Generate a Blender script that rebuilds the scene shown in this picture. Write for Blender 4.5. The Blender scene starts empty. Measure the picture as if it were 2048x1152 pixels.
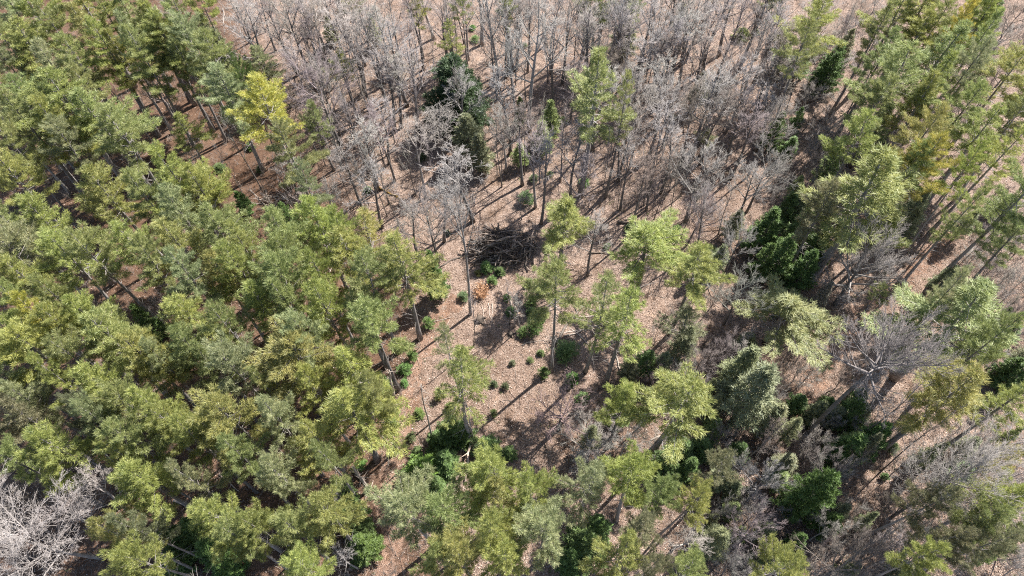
import bpy, math, random
import numpy as np
from mathutils import Vector, Matrix

S = bpy.context.scene
COL = S.collection
rnd = random.Random(7)
RG = np.random.default_rng(11)

# ------------------------------------------------------------------ camera, sky, sun, exposure
CAM_H = 80.0
F_PX = 1365.0                      # focal length for a frame 2048 wide
NADIR = Vector((31 / F_PX, -850 / F_PX, -1.0)).normalized()   # straight down, seen from the camera
zc = -NADIR                        # world up in camera axes
fw = Vector((0, 0, -1)); fh = (fw - zc * fw.dot(zc)).normalized()   # world +Y in camera axes
xc = fh.cross(zc)                  # world +X in camera axes
ROT = Matrix((xc, fh, zc))         # camera -> world
cam_d = bpy.data.cameras.new('camera'); cam = bpy.data.objects.new('camera', cam_d); COL.objects.link(cam)
cam_d.sensor_width = 36; cam_d.lens = 36 * F_PX / 2048; cam_d.clip_start = 0.5; cam_d.clip_end = 1500
cam.matrix_world = Matrix.Translation((0, 0, CAM_H)) @ ROT.to_4x4()
S.camera = cam

SUN_AZ, SUN_EL = math.radians(40), math.radians(50)   # azimuth measured from +X towards +Y
w = bpy.data.worlds.new('World'); S.world = w; w.use_nodes = True
nt = w.node_tree
sky = nt.nodes.new('ShaderNodeTexSky'); sky.sky_type = 'NISHITA'; sky.sun_disc = False
sky.sun_elevation = SUN_EL; sky.sun_rotation = math.radians(90) - SUN_AZ
nt.links.new(sky.outputs[0], nt.nodes['Background'].inputs[0]); nt.nodes['Background'].inputs[1].default_value = 0.085
sd = bpy.data.lights.new('sun', 'SUN'); sd.energy = 5.0; sd.angle = math.radians(0.5); sd.color = (1, 0.955, 0.89)
sun = bpy.data.objects.new('sun', sd); COL.objects.link(sun)
sdir = Vector((math.cos(SUN_AZ) * math.cos(SUN_EL), math.sin(SUN_AZ) * math.cos(SUN_EL), math.sin(SUN_EL)))
sun.rotation_euler = (-sdir).to_track_quat('-Z', 'Y').to_euler(); sun.location = sdir * 150
S.view_settings.view_transform = 'Standard'; S.view_settings.look = 'None'
S.view_settings.exposure = 1.22; S.view_settings.gamma = 1; S.view_settings.use_curve_mapping = False
S.render.engine = 'CYCLES'
S.cycles.use_denoising = False; S.cycles.filter_width = 1.1
S.cycles.max_bounces = 5; S.cycles.diffuse_bounces = 3; S.cycles.transmission_bounces = 3; S.cycles.glossy_bounces = 1

# ------------------------------------------------------------------ where a point of the photograph lies on the ground
RN = np.array(ROT)
def at(px, py, z=0.0):
    d = RN @ np.array([(px - 1024) / F_PX, -(py - 576) / F_PX, -1.0])
    t = (CAM_H - z) / -d[2]
    return np.array([0, 0, CAM_H]) + d * t
def px_of(p):
    q = RN.T @ (np.asarray(p, float) - [0, 0, CAM_H])
    return 1024 - F_PX * q[0] / q[2], 576 + F_PX * q[1] / q[2], -q[2]
def terrain(x, y):
    return (0.16 * np.sin(x * 0.11 + 1) * np.cos(y * 0.09) + 0.07 * np.sin(0.31 * x + 0.23 * y)
            + 0.05 * np.sin(0.7 * x - 0.5 * y) + 0.03 * np.sin(1.7 * x + 1.1 * y))

# ------------------------------------------------------------------ materials
def mat(name):
    m = bpy.data.materials.new(name); m.use_nodes = True
    n = m.node_tree; n.nodes.clear()
    out = n.nodes.new('ShaderNodeOutputMaterial')
    return m, n, out
def N(n, t, **k):
    x = n.nodes.new(t)
    for a, b in k.items(): setattr(x, a, b)
    return x
def ramp(n, stops):
    r = N(n, 'ShaderNodeValToRGB'); e = r.color_ramp.elements
    while len(e) < len(stops): e.new(0.5)
    for el, (p, c) in zip(e, stops): el.position = p; el.color = (*c, 1)
    return r
def noise(n, scale, detail=4, rough=0.6, coord='Object'):
    tc = N(n, 'ShaderNodeTexCoord'); t = N(n, 'ShaderNodeTexNoise')
    t.inputs['Scale'].default_value = scale; t.inputs['Detail'].default_value = detail; t.inputs['Roughness'].default_value = rough
    n.links.new(tc.outputs[coord], t.inputs['Vector']); return t
def mixc(n, mode, fac, a, b):
    m = N(n, 'ShaderNodeMix', data_type='RGBA', blend_type=mode)
    for i, v in ((0, fac), (6, a), (7, b)):
        if isinstance(v, (int, float)): m.inputs[i].default_value = v
        elif isinstance(v, tuple): m.inputs[i].default_value = (*v, 1)
        else: n.links.new(v, m.inputs[i])
    return m.outputs[2]

def foliage_mat(name, lo, hi, trans=0.35):
    """needles: the colour of the tree (object colour) varied from tuft to tuft"""
    m, n, out = mat(name)
    info = N(n, 'ShaderNodeObjectInfo'); at_ = N(n, 'ShaderNodeAttribute', attribute_name='tint')
    r = ramp(n, [(0.0, lo), (0.5, tuple((a + b) / 2 for a, b in zip(lo, hi))), (1.0, hi)])
    n.links.new(at_.outputs['Fac'], r.inputs[0])
    c = mixc(n, 'MULTIPLY', 1.0, r.outputs[0], info.outputs['Color'])
    d = N(n, 'ShaderNodeBsdfDiffuse'); t = N(n, 'ShaderNodeBsdfTranslucent'); g = N(n, 'ShaderNodeBsdfGlossy')
    g.inputs['Roughness'].default_value = 0.55; g.inputs['Color'].default_value = (0.9, 0.95, 0.85, 1)
    for x in (d, t): n.links.new(c, x.inputs['Color'])
    mx = N(n, 'ShaderNodeMixShader'); mx.inputs[0].default_value = trans
    n.links.new(d.outputs[0], mx.inputs[1]); n.links.new(t.outputs[0], mx.inputs[2])
    m2 = N(n, 'ShaderNodeMixShader'); m2.inputs[0].default_value = 0.045
    n.links.new(mx.outputs[0], m2.inputs[1]); n.links.new(g.outputs[0], m2.inputs[2])
    n.links.new(m2.outputs[0], out.inputs[0]); return m
def bark_mat(name, a, b, scale=3.0, stretch=True, use_obj=False):
    m, n, out = mat(name)
    tc = N(n, 'ShaderNodeTexCoord'); mp = N(n, 'ShaderNodeMapping'); mp.inputs['Scale'].default_value = (1, 1, 0.22 if stretch else 1)
    t = N(n, 'ShaderNodeTexNoise'); t.inputs['Scale'].default_value = scale; t.inputs['Detail'].default_value = 6; t.inputs['Roughness'].default_value = 0.7
    n.links.new(tc.outputs['Object'], mp.inputs[0]); n.links.new(mp.outputs[0], t.inputs[0])
    r = ramp(n, [(0.3, a), (0.7, b)]); n.links.new(t.outputs[0], r.inputs[0]); c = r.outputs[0]
    if use_obj:
        info = N(n, 'ShaderNodeObjectInfo'); c = mixc(n, 'MULTIPLY', 1.0, c, info.outputs['Color'])
    p = N(n, 'ShaderNodeBsdfPrincipled'); p.inputs['Roughness'].default_value = 0.9; p.inputs['Specular IOR Level'].default_value = 0.15
    n.links.new(c, p.inputs['Base Color'])
    bm = N(n, 'ShaderNodeBump'); bm.inputs['Strength'].default_value = 0.5; bm.inputs['Distance'].default_value = 0.04
    n.links.new(t.outputs[0], bm.inputs['Height']); n.links.new(bm.outputs[0], p.inputs['Normal'])
    n.links.new(p.outputs[0], out.inputs[0]); return m
M = {}
M['needles'] = foliage_mat('pine_needles', (0.62, 0.66, 0.55), (1.45, 1.32, 1.25), 0.45)
M['fir'] = foliage_mat('fir_needles', (0.6, 0.66, 0.6), (1.4, 1.35, 1.2), 0.25)
M['leaf'] = foliage_mat('dry_leaves', (0.7, 0.6, 0.5), (1.3, 1.25, 1.2), 0.3)
M['pine_bark'] = bark_mat('pine_bark', (0.10, 0.09, 0.085), (0.30, 0.275, 0.26), 4, True, True)
M['bark'] = bark_mat('hardwood_bark', (0.085, 0.077, 0.073), (0.25, 0.23, 0.22), 4, True, True)
M['twig'] = bark_mat('hardwood_twigs', (0.15, 0.138, 0.13), (0.44, 0.415, 0.395), 2.6, False, True)
M['dead'] = bark_mat('weathered_wood', (0.22, 0.19, 0.17), (0.48, 0.43, 0.39), 3, False, True)
M['brush'] = bark_mat('brush_wood', (0.09, 0.075, 0.066), (0.27, 0.23, 0.20), 2, False, True)

def litter_mat(name, kind):
    m, n, out = mat(name)
    big = noise(n, 0.09, 5); mid = noise(n, 0.9, 6, 0.7); tc = N(n, 'ShaderNodeTexCoord')
    vo = N(n, 'ShaderNodeTexVoronoi'); vo.inputs['Scale'].default_value = 11.0; n.links.new(tc.outputs['Object'], vo.inputs['Vector'])
    fine = noise(n, 9.0, 5, 0.75)
    if kind == 'ground':
        leafc = ramp(n, [(0.0, (0.112, 0.075, 0.059)), (0.3, (0.241, 0.174, 0.139)), (0.7, (0.362, 0.275, 0.230)), (1.0, (0.546, 0.449, 0.391))])
        n.links.new(vo.outputs['Color'], leafc.inputs[0])
        duff = ramp(n, [(0.25, (0.07, 0.042, 0.029)), (0.5, (0.15, 0.092, 0.064)), (0.8, (0.25, 0.165, 0.12))]); n.links.new(fine.outputs[0], duff.inputs[0])
        k = N(n, 'ShaderNodeAttribute', attribute_name='duff')
        ad = N(n, 'ShaderNodeMath', operation='MULTIPLY_ADD'); n.links.new(big.outputs[0], ad.inputs[0]); ad.inputs[1].default_value = 0.9; ad.inputs[2].default_value = -0.45
        s = N(n, 'ShaderNodeMath', operation='ADD', use_clamp=True); n.links.new(ad.outputs[0], s.inputs[0]); n.links.new(k.outputs['Fac'], s.inputs[1])
        c = mixc(n, 'MIX', s.outputs[0], leafc.outputs[0], duff.outputs[0])
    else:
        duff = ramp(n, [(0.25, (0.156, 0.082, 0.056)), (0.5, (0.284, 0.169, 0.121)), (0.8, (0.412, 0.287, 0.225))]); n.links.new(fine.outputs[0], duff.inputs[0])
        leafc = ramp(n, [(0.0, (0.142, 0.088, 0.065)), (0.4, (0.270, 0.184, 0.139)), (1.0, (0.440, 0.353, 0.302))]); n.links.new(vo.outputs['Color'], leafc.inputs[0])
        c = mixc(n, 'MIX', 0.5, leafc.outputs[0], duff.outputs[0])
    pat = noise(n, 0.28, 5, 0.65); pr = ramp(n, [(0.3, (0.62, 0.56, 0.5)), (0.45, (0.95, 0.93, 0.9)), (0.58, (1.05, 1.04, 1.03)), (0.72, (1.28, 1.24, 1.14))]); n.links.new(pat.outputs[0], pr.inputs[0])
    c = mixc(n, 'MULTIPLY', 1.0, c, pr.outputs[0])
    v = ramp(n, [(0.3, (0.55, 0.53, 0.52)), (0.47, (0.92, 0.91, 0.9)), (0.62, (1.12, 1.1, 1.07)), (0.75, (1.5, 1.42, 1.28))]); n.links.new(mid.outputs[0], v.inputs[0])
    c = mixc(n, 'MULTIPLY', 1.0, c, v.outputs[0])
    p = N(n, 'ShaderNodeBsdfPrincipled'); p.inputs['Roughness'].default_value = 0.95; p.inputs['Specular IOR Level'].default_value = 0.1
    n.links.new(c, p.inputs['Base Color'])
    b = N(n, 'ShaderNodeBump'); b.inputs['Strength'].default_value = 0.9; b.inputs['Distance'].default_value = 0.12
    n.links.new(vo.outputs['Distance'], b.inputs['Height']); n.links.new(b.outputs[0], p.inputs['Normal'])
    n.links.new(p.outputs[0], out.inputs[0]); return m
M['ground'] = litter_mat('leaf_litter_ground', 'ground')
M['path'] = litter_mat('needle_duff_path', 'path')
def flake_mat():
    m, n, out = mat('fallen_leaves')
    a = N(n, 'ShaderNodeAttribute', attribute_name='tint')
    r = ramp(n, [(0.0, (0.096, 0.063, 0.047)), (0.3, (0.241, 0.174, 0.136)), (0.65, (0.401, 0.315, 0.260)), (0.93, (0.642, 0.548, 0.486)), (1.0, (0.700, 0.700, 0.700))])
    n.links.new(a.outputs['Fac'], r.inputs[0])
    d = N(n, 'ShaderNodeBsdfDiffuse'); n.links.new(r.outputs[0], d.inputs[0]); n.links.new(d.outputs[0], out.inputs[0]); return m
M['flake'] = flake_mat()

# ------------------------------------------------------------------ mesh helpers
def mesh_np(name, verts, faces, m, tint=None, smooth=False):
    """verts (n,3), faces (k,3) or (k,4) -> mesh"""
    me = bpy.data.meshes.new(name)
    v = np.asarray(verts, np.float32); f = np.asarray(faces, np.int32); k = f.shape[1]
    me.vertices.add(len(v)); me.vertices.foreach_set('co', v.ravel())
    me.loops.add(f.size); me.loops.foreach_set('vertex_index', f.ravel())
    me.polygons.add(len(f)); me.polygons.foreach_set('loop_start', np.arange(0, f.size, k, dtype=np.int32))
    me.update(calc_edges=True)
    if smooth: me.polygons.foreach_set('use_smooth', np.ones(len(f), bool))
    if tint is not None:
        a = me.attributes.new('tint', 'FLOAT', 'FACE'); a.data.foreach_set('value', np.asarray(tint, np.float32))
    me.materials.append(m); me.validate(); return me
def norm(v): return v / np.maximum(np.linalg.norm(v, axis=-1, keepdims=True), 1e-9)
class Wood:
    """collects tapered round pieces; each piece runs through a list of (point, radius)"""
    def __init__(s): s.v = []; s.f = []; s.n = 0
    def run(s, pts, rad, sides=5, cap=True):
        pts = np.asarray(pts, float); m = len(pts)
        d = np.gradient(pts, axis=0); d = norm(d)
        ref = np.array([0.31, 0.17, 0.93]) if abs(d[0][2]) < 0.8 else np.array([0.93, 0.31, 0.17])
        a = norm(np.cross(d, ref)); b = np.cross(d, a)
        th = np.arange(sides) * 2 * math.pi / sides
        ring = pts[:, None] + np.asarray(rad)[:, None, None] * (np.cos(th)[None, :, None] * a[:, None] + np.sin(th)[None, :, None] * b[:, None])
        s.v.append(ring.reshape(-1, 3)); base = s.n
        for i in range(m - 1):
            for j in range(sides):
                j2 = (j + 1) % sides
                p, q, r, t = base + i * sides + j, base + i * sides + j2, base + (i + 1) * sides + j2, base + (i + 1) * sides + j
                s.f.append((p, q, r)); s.f.append((p, r, t))
        s.n += m * sides
        if cap:
            s.v.append(pts[[0, -1]])
            for j in range(sides):
                j2 = (j + 1) % sides
                s.f.append((s.n, base + j2, base + j)); s.f.append((s.n + 1, base + (m - 1) * sides + j, base + (m - 1) * sides + j2))
            s.n += 2
    def spikes(s, p0, p1, r):
        """many thin twigs at once: three-sided spikes"""
        p0 = np.asarray(p0); p1 = np.asarray(p1); r = np.asarray(r); k = len(p0)
        if k == 0: return
        d = norm(p1 - p0); a = norm(np.cross(d, np.array([0.21, 0.87, 0.44]))); b = np.cross(d, a)
        vs = [p0 + r[:, None] * (math.cos(t) * a + math.sin(t) * b) for t in (0, 2.094, 4.189)] + [p1]
        s.v.append(np.stack(vs, 1).reshape(-1, 3)); o = s.n + np.arange(k) * 4
        for i, j in ((0, 1), (1, 2), (2, 0)):
            s.f.extend(np.stack([o + i, o + j, o + 3], 1).tolist())
        s.n += 4 * k
    def mesh(s, name, m): return mesh_np(name, np.concatenate(s.v), s.f, m, smooth=True)

def link(name, me, parent=None, color=None):
    o = bpy.data.objects.new(name, me); COL.objects.link(o); o.parent = parent
    if color is not None: o.color = (*color, 1)
    return o
def tag(o, label=None, cat=None, group=None, kind=None):
    for k, v in (('label', label), ('category', cat), ('group', group), ('kind', kind)):
        if v: o[k] = v

# ------------------------------------------------------------------ tree kinds (each: list of (part name, mesh))
def tufts(P, D, ln, wd, k, R, up=0.25, spread=0.9):
    """k narrow needle sprays round each point P, pointing about direction D; returns verts, faces, tint"""
    n = len(P)
    dirs = norm(D[:, None] + spread * R.normal(size=(n, k, 3)) + np.array([0, 0, up]))
    side = norm(np.cross(dirs, np.array([0, 0, 1.0]) + .55 * R.normal(size=(n, k, 3))))
    L = (ln * R.uniform(0.65, 1.3, (n, k, 1))); W = wd * R.uniform(0.7, 1.3, (n, k, 1))
    o = P[:, None] + R.normal(size=(n, k, 3)) * ln * 0.22
    v = np.stack([o - side * W * .5, o + side * W * .5, o + dirs * L], 2).reshape(-1, 3)
    f = np.arange(n * k * 3).reshape(-1, 3)
    t = np.repeat(R.uniform(0.0, 1.0, n), k) + R.uniform(-0.25, 0.25, n * k)
    return v, f, np.clip(t, 0, 1)

def white_pine(seed, h=21.0, R0=3.7, cb=0.48, nb=58, dense=1.0, top=0.8):
    """tall trunk, whorled boughs carrying flat plumes of needle sprays, uneven outline"""
    R = np.random.default_rng(seed); tr = Wood()
    zs = np.linspace(-0.4, h * 0.985, 9); bend = R.normal(size=2) * 0.25
    def axis(z): s = z / h; return np.array([bend[0] * math.sin(2.2 * s) , bend[1] * math.sin(2.6 * s + .4), z])
    def rad(z): return max(0.03, 0.27 * (1 - max(z, 0) / h) ** 0.8 + (0.1 if z < 0.3 else 0))
    tr.run([axis(z) for z in zs], [rad(z) for z in zs], 8)
    for i in range(16):                                   # dead stubs and snags below the crown
        z = h * R.uniform(0.16, cb + .05); a = R.uniform(0, 6.283); L = R.uniform(0.5, 2.2)
        d = np.array([math.cos(a), math.sin(a), R.uniform(-.25, .3)]); p = axis(z)
        tr.run([p, p + d * L * .5, p + d * L + [0, 0, R.uniform(-.3, .2)]], [0.035, 0.025, 0.008], 3, False)
    P, D = [], []
    lop = R.uniform(0, 6.283); lopk = R.uniform(0.0, 0.25)
    gaps = R.uniform(0, 6.283, 3)
    for i in range(nb):
        t = (i + R.uniform(0, .8)) / nb; t = t ** 0.85; z = h * (cb + (1 - cb) * t * 0.985)
        a = i * 2.39996 + R.normal() * .35
        prof = (0.62 + 0.38 * t / .28) if t < .28 else top * max(0.0, 1 - (t - .28) / .74) ** 0.62 + (1 - top) * max(0, 1 - (t - .28) / .3) 
        L = R0 * max(0.16, prof) * R.uniform(0.5, 1.25) * (1 + lopk * math.cos(a - lop))
        if t < .5 and min(abs((a - g + 3.14159) % 6.28318 - 3.14159) for g in gaps) < .28: L *= .5
        el = 0.02 + 0.85 * t ** 1.6 + R.normal() * .08
        d = np.array([math.cos(a) * math.cos(el), math.sin(a) * math.cos(el), math.sin(el)])
        b0 = axis(z); curl = R.uniform(0.02, 0.16) * L * (1 - t * .5)
        def bp(s): return b0 + d * L * s + np.array([0, 0, curl * s * s - 0.07 * L * math.sin(3.14 * s) * (1 - t)])
        tr.run([bp(s) for s in (0, .5, .95)], [0.05 * (1 - t) + .018, 0.03 * (1 - t) + .012, 0.008], 3, False)
        side = np.array([-math.sin(a), math.cos(a), 0])
        ns = max(4, int(round(L * 4.1 * dense)))
        s0 = 0.3 if t < .5 else 0.12
        for j in range(ns):
            s = s0 + (1 - s0) * ((j + R.uniform(0, 1)) / ns); c = bp(s)
            for q in (-1, 1):
                l2 = (0.30 * L * (1.12 - s) + 0.22) * R.uniform(0.6, 1.25)
                dd = norm(d * 0.75 + side * q * R.uniform(.35, .85) + np.array([0, 0, R.uniform(-.05, .3)]))
                m = max(1, int(round(l2 / 0.27)))
                for u in range(m):
                    P.append(c + dd * l2 * (u + .8) / m + R.normal(size=3) * .06); D.append(dd)
        P.append(bp(1.02)); D.append(d)
    for j in range(7): P.append(axis(h * (0.955 + .008 * j)) + R.normal(size=3) * .12); D.append(np.array([0, 0, 1.0]))
    v, f, tn = tufts(np.array(P), np.array(D), 0.34, 0.046, 12, R, 0.28, 0.55)
    return [('trunk', tr.mesh('pine_trunk', M['pine_bark'])), ('crown', mesh_np('pine_crown', v, f, M['needles'], tn))], h, R0 * 1.02, cb

def fir(seed, h=6.0, R0=1.5, dense=1.0, droop=0.12, cb=0.04, k=9, ln=0.2, wd=0.06, blunt=0.75):
    """dense evergreen that is clad to the ground: a ragged cone of short boughs"""
    R = np.random.default_rng(seed); tr = Wood()
    tr.run([(0, 0, -.2), (0, 0, h * .5), (0.02, 0.01, h * .98)], [0.02 * h + .02, 0.012 * h + .01, .01], 6)
    P, D = [], []; nb = int(26 + h * 7)
    for i in range(nb):
        t = (i + R.uniform(0, .9)) / nb; z = h * (cb + (1 - cb) * t); a = i * 2.39996 + R.normal() * .3
        L = R0 * (1 - t) ** blunt * R.uniform(.7, 1.18) * min(1, .7 + 2 * t) + .1
        d = np.array([math.cos(a), math.sin(a), 0.12 + .7 * t]); d = d / np.linalg.norm(d); sd_ = np.array([-math.sin(a), math.cos(a), 0])
        def bp(s): return np.array([0, 0, z]) + d * L * s - np.array([0, 0, droop * L * s * s])
        tr.run([bp(0), bp(.9)], [.012 + .004 * h * (1 - t), .005], 3, False)
        ns = max(3, int(L * 6 * dense))
        for j in range(ns):
            s = .2 + .8 * (j + R.uniform(0, 1)) / ns
            for q in (-1, 0, 1):
                l2 = .28 * L * (1.15 - s) * abs(q) * R.uniform(.5, 1.3)
                dd = norm(d * .8 + sd_ * q * .8)
                P.append(bp(s) + dd * l2 + R.normal(size=3) * .03 * R0); D.append(dd)
    P.append(np.array([0, 0, h * .99])); D.append(np.array([0, 0, 1.]))
    v, f, tn = tufts(np.array(P), np.array(D), ln, wd, k, R, 0.2, .75)
    return [('trunk', tr.mesh('fir_trunk', M['pine_bark'])), ('crown', mesh_np('fir_crown', v, f, M['fir'], tn))], h, R0, cb

def hardwood(seed, h=17.0, R0=3.0, fork=0.42, nl=6, spread=0.55, kids=(7, 6, 4), twig=0.013, trunk_r=0.17, lean=0.3, dome=False):
    """leafless tree: one trunk, main limbs each a part of its own with its boughs and twigs"""
    R = np.random.default_rng(seed); tr = Wood()
    ln = R.normal(size=2) * lean
    def axis(s): return np.array([ln[0] * s * s + .25 * math.sin(4 * s + seed), ln[1] * s * s + .25 * math.sin(3.3 * s + 2 * seed), h * s])
    top = 0.86
    ss = np.linspace(-0.02, top, 9)
    tr.run([axis(s) for s in ss], [trunk_r * (1 - max(0, s) / (top * 1.02)) ** .75 + .02 + (.05 if s < .01 else 0) for s in ss], 7)
    parts = []
    def branch(wd, p, d, L, r, lev):
        d = norm(d); wob = R.normal(size=3) * .16
        m = p + d * L * .5 + wob * L * .22; e = p + (d + wob * .3) * L + np.array([0, 0, .12 * L]); 
        if lev < 2: wd.run([p, m, e], [r, r * .68, r * .3], 5 if lev == 0 else 3, False)
        else: wd.spikes(np.array([p, m]), np.array([m + (m - p) * .05, e]), np.array([r, r * .7]))
        if lev >= len(kids): return
        n = kids[lev]
        for j in range(n):
            s = .22 + .78 * (j + R.uniform(.1, .9)) / n
            q = p + (m - p) * s * 2 if s < .5 else m + (e - m) * (s - .5) * 2
            sd_ = norm(np.cross(d, R.normal(size=3)))
            dd = norm(d * R.uniform(.75, 1.15) + sd_ * R.uniform(.55, 1.0) + np.array([0, 0, .22]))
            l2 = L * R.uniform(.36, .6) * (1.12 - .55 * s)
            branch(wd, q, dd, max(l2, .3), max(twig, r * (.5 if lev == 0 else .55) * (1 - .4 * s)), lev + 1)
    for i in range(nl):
        s = fork + (top - fork) * (i + R.uniform(.1, .7)) / nl
        a = i * 2.39996 + R.normal() * .4; wd = Wood()
        rel = (s - fork) / (top - fork)
        L = R0 * R.uniform(.95, 1.35) * (1.25 - .55 * rel) / max(.45, math.sin(math.atan2(spread, .8)) + .25)
        L = min(L, (h * 1.0 - h * s) / .62 + 1.2)
        d = np.array([math.cos(a) * spread, math.sin(a) * spread, .8 + .3 * rel])
        if dome:
            e = math.radians(4 + 66 * rel + R.normal() * 6); d = np.array([math.cos(a) * math.cos(e), math.sin(a) * math.cos(e), math.sin(e)]); L = R0 * R.uniform(.8, 1.0)
        branch(wd, axis(s), d, L, trunk_r * (.52 - .25 * rel), 0)
        parts.append(('limb', wd.mesh('hardwood_limb', M['twig'])))
    wd = Wood(); branch(wd, axis(top * .97), np.array([ln[0] * .1, ln[1] * .1, 1.]), h * (1 - top) + .6, .05, 0)
    parts.append(('limb', wd.mesh('hardwood_leader', M['twig'])))
    return [('trunk', tr.mesh('hardwood_trunk', M['bark']))] + parts, h, R0, fork

PINES = [white_pine(100 + i, 21, R, cb, nb, de, tp) for i, (R, cb, nb, de, tp) in enumerate((
    (3.9, .50, 46, 1.1, .8), (3.6, .56, 40, 1.1, .9), (4.2, .48, 44, 1.0, .65), (3.4, .60, 36, 1.2, .92),
    (4.0, .52, 42, 1.05, .75), (3.7, .46, 50, 1.05, .8), (3.8, .60, 38, 1.15, .95), (3.3, .52, 44, .95, .6),
    (4.3, .55, 36, 1.0, .85), (3.1, .50, 48, 1.1, .55)))]
THIN = [white_pine(140 + i, 21, 3.2, cb, nb, .8, .8) for i, (cb, nb) in enumerate(((.5, 36), (.58, 32), (.45, 40)))]
FIRS = [fir(200, 6, 1.6, 1.05), fir(201, 6, 1.9, 1.1, .05), fir(202, 6, 1.45, 1.15, .2)]
BIGFIR = [fir(210, 13, 4.2, .9, .2, .04, 8, .34, .085, .42), fir(211, 13, 2.6, .95, .12, .1, 8, .32, .1)]
CEDAR = [fir(220, 9, 1.35, .95, -.25, .12, 7, .26, .055), fir(221, 9, 1.6, .8, -.3, .2, 6, .28, .055)]
YOUNG = [fir(230, 2, .95, 1.1, -.15, .06, 8, .2, .035), fir(231, 2, .75, 1.3, .05, .05, 8, .18, .035), fir(232, 2, 1.15, .9, -.3, .1, 8, .22, .035), fir(233, 2, .9, .8, -.1, .15, 7, .24, .03)]
SLIM = [hardwood(300, 17, 1.7, .42, 7, .3, (6, 5, 4), .016, .13), hardwood(301, 18, 2.0, .46, 7, .33, (6, 5, 4), .016, .15),
        hardwood(302, 16, 1.5, .5, 6, .28, (6, 5, 4), .016, .12), hardwood(303, 18, 2.4, .38, 8, .4, (7, 5, 5), .016, .16)]
POLE = [hardwood(320, 13, 1.1, .35, 6, .32, (7, 6), .014, .075), hardwood(321, 12, 1.3, .3, 7, .4, (7, 6), .014, .07), hardwood(322, 14, 1.0, .42, 6, .25, (7, 6), .014, .08)]
WIDE = [hardwood(340, 15, 5.0, .26, 9, .85, (9, 8, 6), .017, .26), hardwood(341, 14, 4.4, .3, 8, .8, (9, 8, 6), .017, .22), hardwood(342, 16, 4.6, .34, 8, .7, (9, 8, 6), .017, .24)]
DOME = [hardwood(350, 9.5, 5.0, .34, 15, .85, (9, 8, 6), .017, .26, .2, True), hardwood(351, 20, 5.2, .70, 18, .85, (9, 8, 6), .017, .28, .3, True)]
SHRUB = [hardwood(360, 5, 2.2, .1, 8, .75, (7, 6, 4), .015, .07, .1), hardwood(361, 4, 2.0, .08, 7, .9, (7, 6, 4), .015, .06, .1)]
BIGBARE = [hardwood(380, 20, 4.6, .34, 13, .5, (10, 9, 7), .015, .17)]

# ------------------------------------------------------------------ ground, lane and path
def litter_border(py):                 # photo x of the edge between the pine stand's needle duff and the open leaf litter
    return np.interp(py, [0, 110, 300, 420, 560, 640, 800, 960, 1152], [470, 520, 640, 690, 850, 860, 800, 830, 930])
def build_ground():
    nx, ny, st = 281, 211, 1.1
    X, Y = np.meshgrid((np.arange(nx) - 140) * st, -35 + np.arange(ny) * st)
    v = np.stack([X, Y, terrain(X, Y)], -1).reshape(-1, 3)
    i = np.arange(nx * ny).reshape(ny, nx)
    f = np.stack([i[:-1, :-1], i[:-1, 1:], i[1:, 1:], i[1:, :-1]], -1).reshape(-1, 4)
    me = mesh_np('ground', v, f, M['ground'], smooth=True)
    edge = np.array([at(litter_border(p), p) for p in range(0, 1153, 64)])
    bx = np.interp(v[:, 1], edge[::-1, 1], edge[::-1, 0]); t = np.clip((bx - v[:, 0]) / 8 + .5, 0, 1) * .95
    for cx, cy, r, a in ((1560, 520, 12, .5), (1900, 620, 14, .35), (1250, 900, 12, .55), (1640, 880, 14, .35), (1020, 860, 14, .35)):
        c = at(cx, cy); t = np.maximum(t, a * np.exp(-((v[:, 0] - c[0]) ** 2 + (v[:, 1] - c[1]) ** 2) / r ** 2))
    a = me.attributes.new('duff', 'FLOAT', 'POINT'); a.data.foreach_set('value', t.astype(np.float32))
    o = link('ground', me); tag(o, 'forest floor of tan leaf litter and reddish pine needles', 'ground', kind='structure')
build_ground()
def strip(name, pts, wid, m, label):
    P = np.array([at(x, y)[:2] for x, y in pts]); d = np.cumsum([0] + list(np.linalg.norm(np.diff(P, axis=0), axis=1)))
    s = np.arange(0, d[-1], .5); C = np.stack([np.interp(s, d, P[:, 0]), np.interp(s, d, P[:, 1])], 1)
    for _ in range(6): C[1:-1] = (C[:-2] + 2 * C[1:-1] + C[2:]) / 4
    T = norm(np.gradient(C, axis=0)); Nn = np.stack([-T[:, 1], T[:, 0]], 1); rows = []
    ph = RG.uniform(0, 6, 4)
    for k in np.linspace(-1, 1, 7):
        wv = wid * (1 + .28 * np.sin(s * .9 + ph[0] * k) + .2 * np.sin(s * 2.3 + ph[1] + k) + .12 * RG.normal(size=len(s)))
        q = C + Nn * (k * wv)[:, None]; rows.append(np.c_[q, terrain(q[:, 0], q[:, 1]) + .012 - .03 * (abs(k) > .99)])
    v = np.stack(rows, 1); n = len(s); i = np.arange(n * 7).reshape(n, 7)
    f = np.stack([i[:-1, :-1], i[:-1, 1:], i[1:, 1:], i[1:, :-1]], -1).reshape(-1, 4)
    o = link(name, mesh_np(name, v.reshape(-1, 3), f, m, smooth=True)); tag(o, label, 'path', kind='structure')
strip('path', [(770, 1180), (785, 1090), (772, 1010), (770, 960), (800, 890), (818, 810), (826, 730), (868, 660), (915, 590)], 1.5, M['path'],
      'reddish footpath of pine needles leading past the dark firs')
strip('lane', [(1640, 1110), (1700, 1010), (1560, 870), (1640, 740), (1740, 620), (1830, 540), (1890, 480), (1960, 400)][2:], 1.5, M['path'],
      'old straight lane through the pines beside the broad bare tree')

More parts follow.
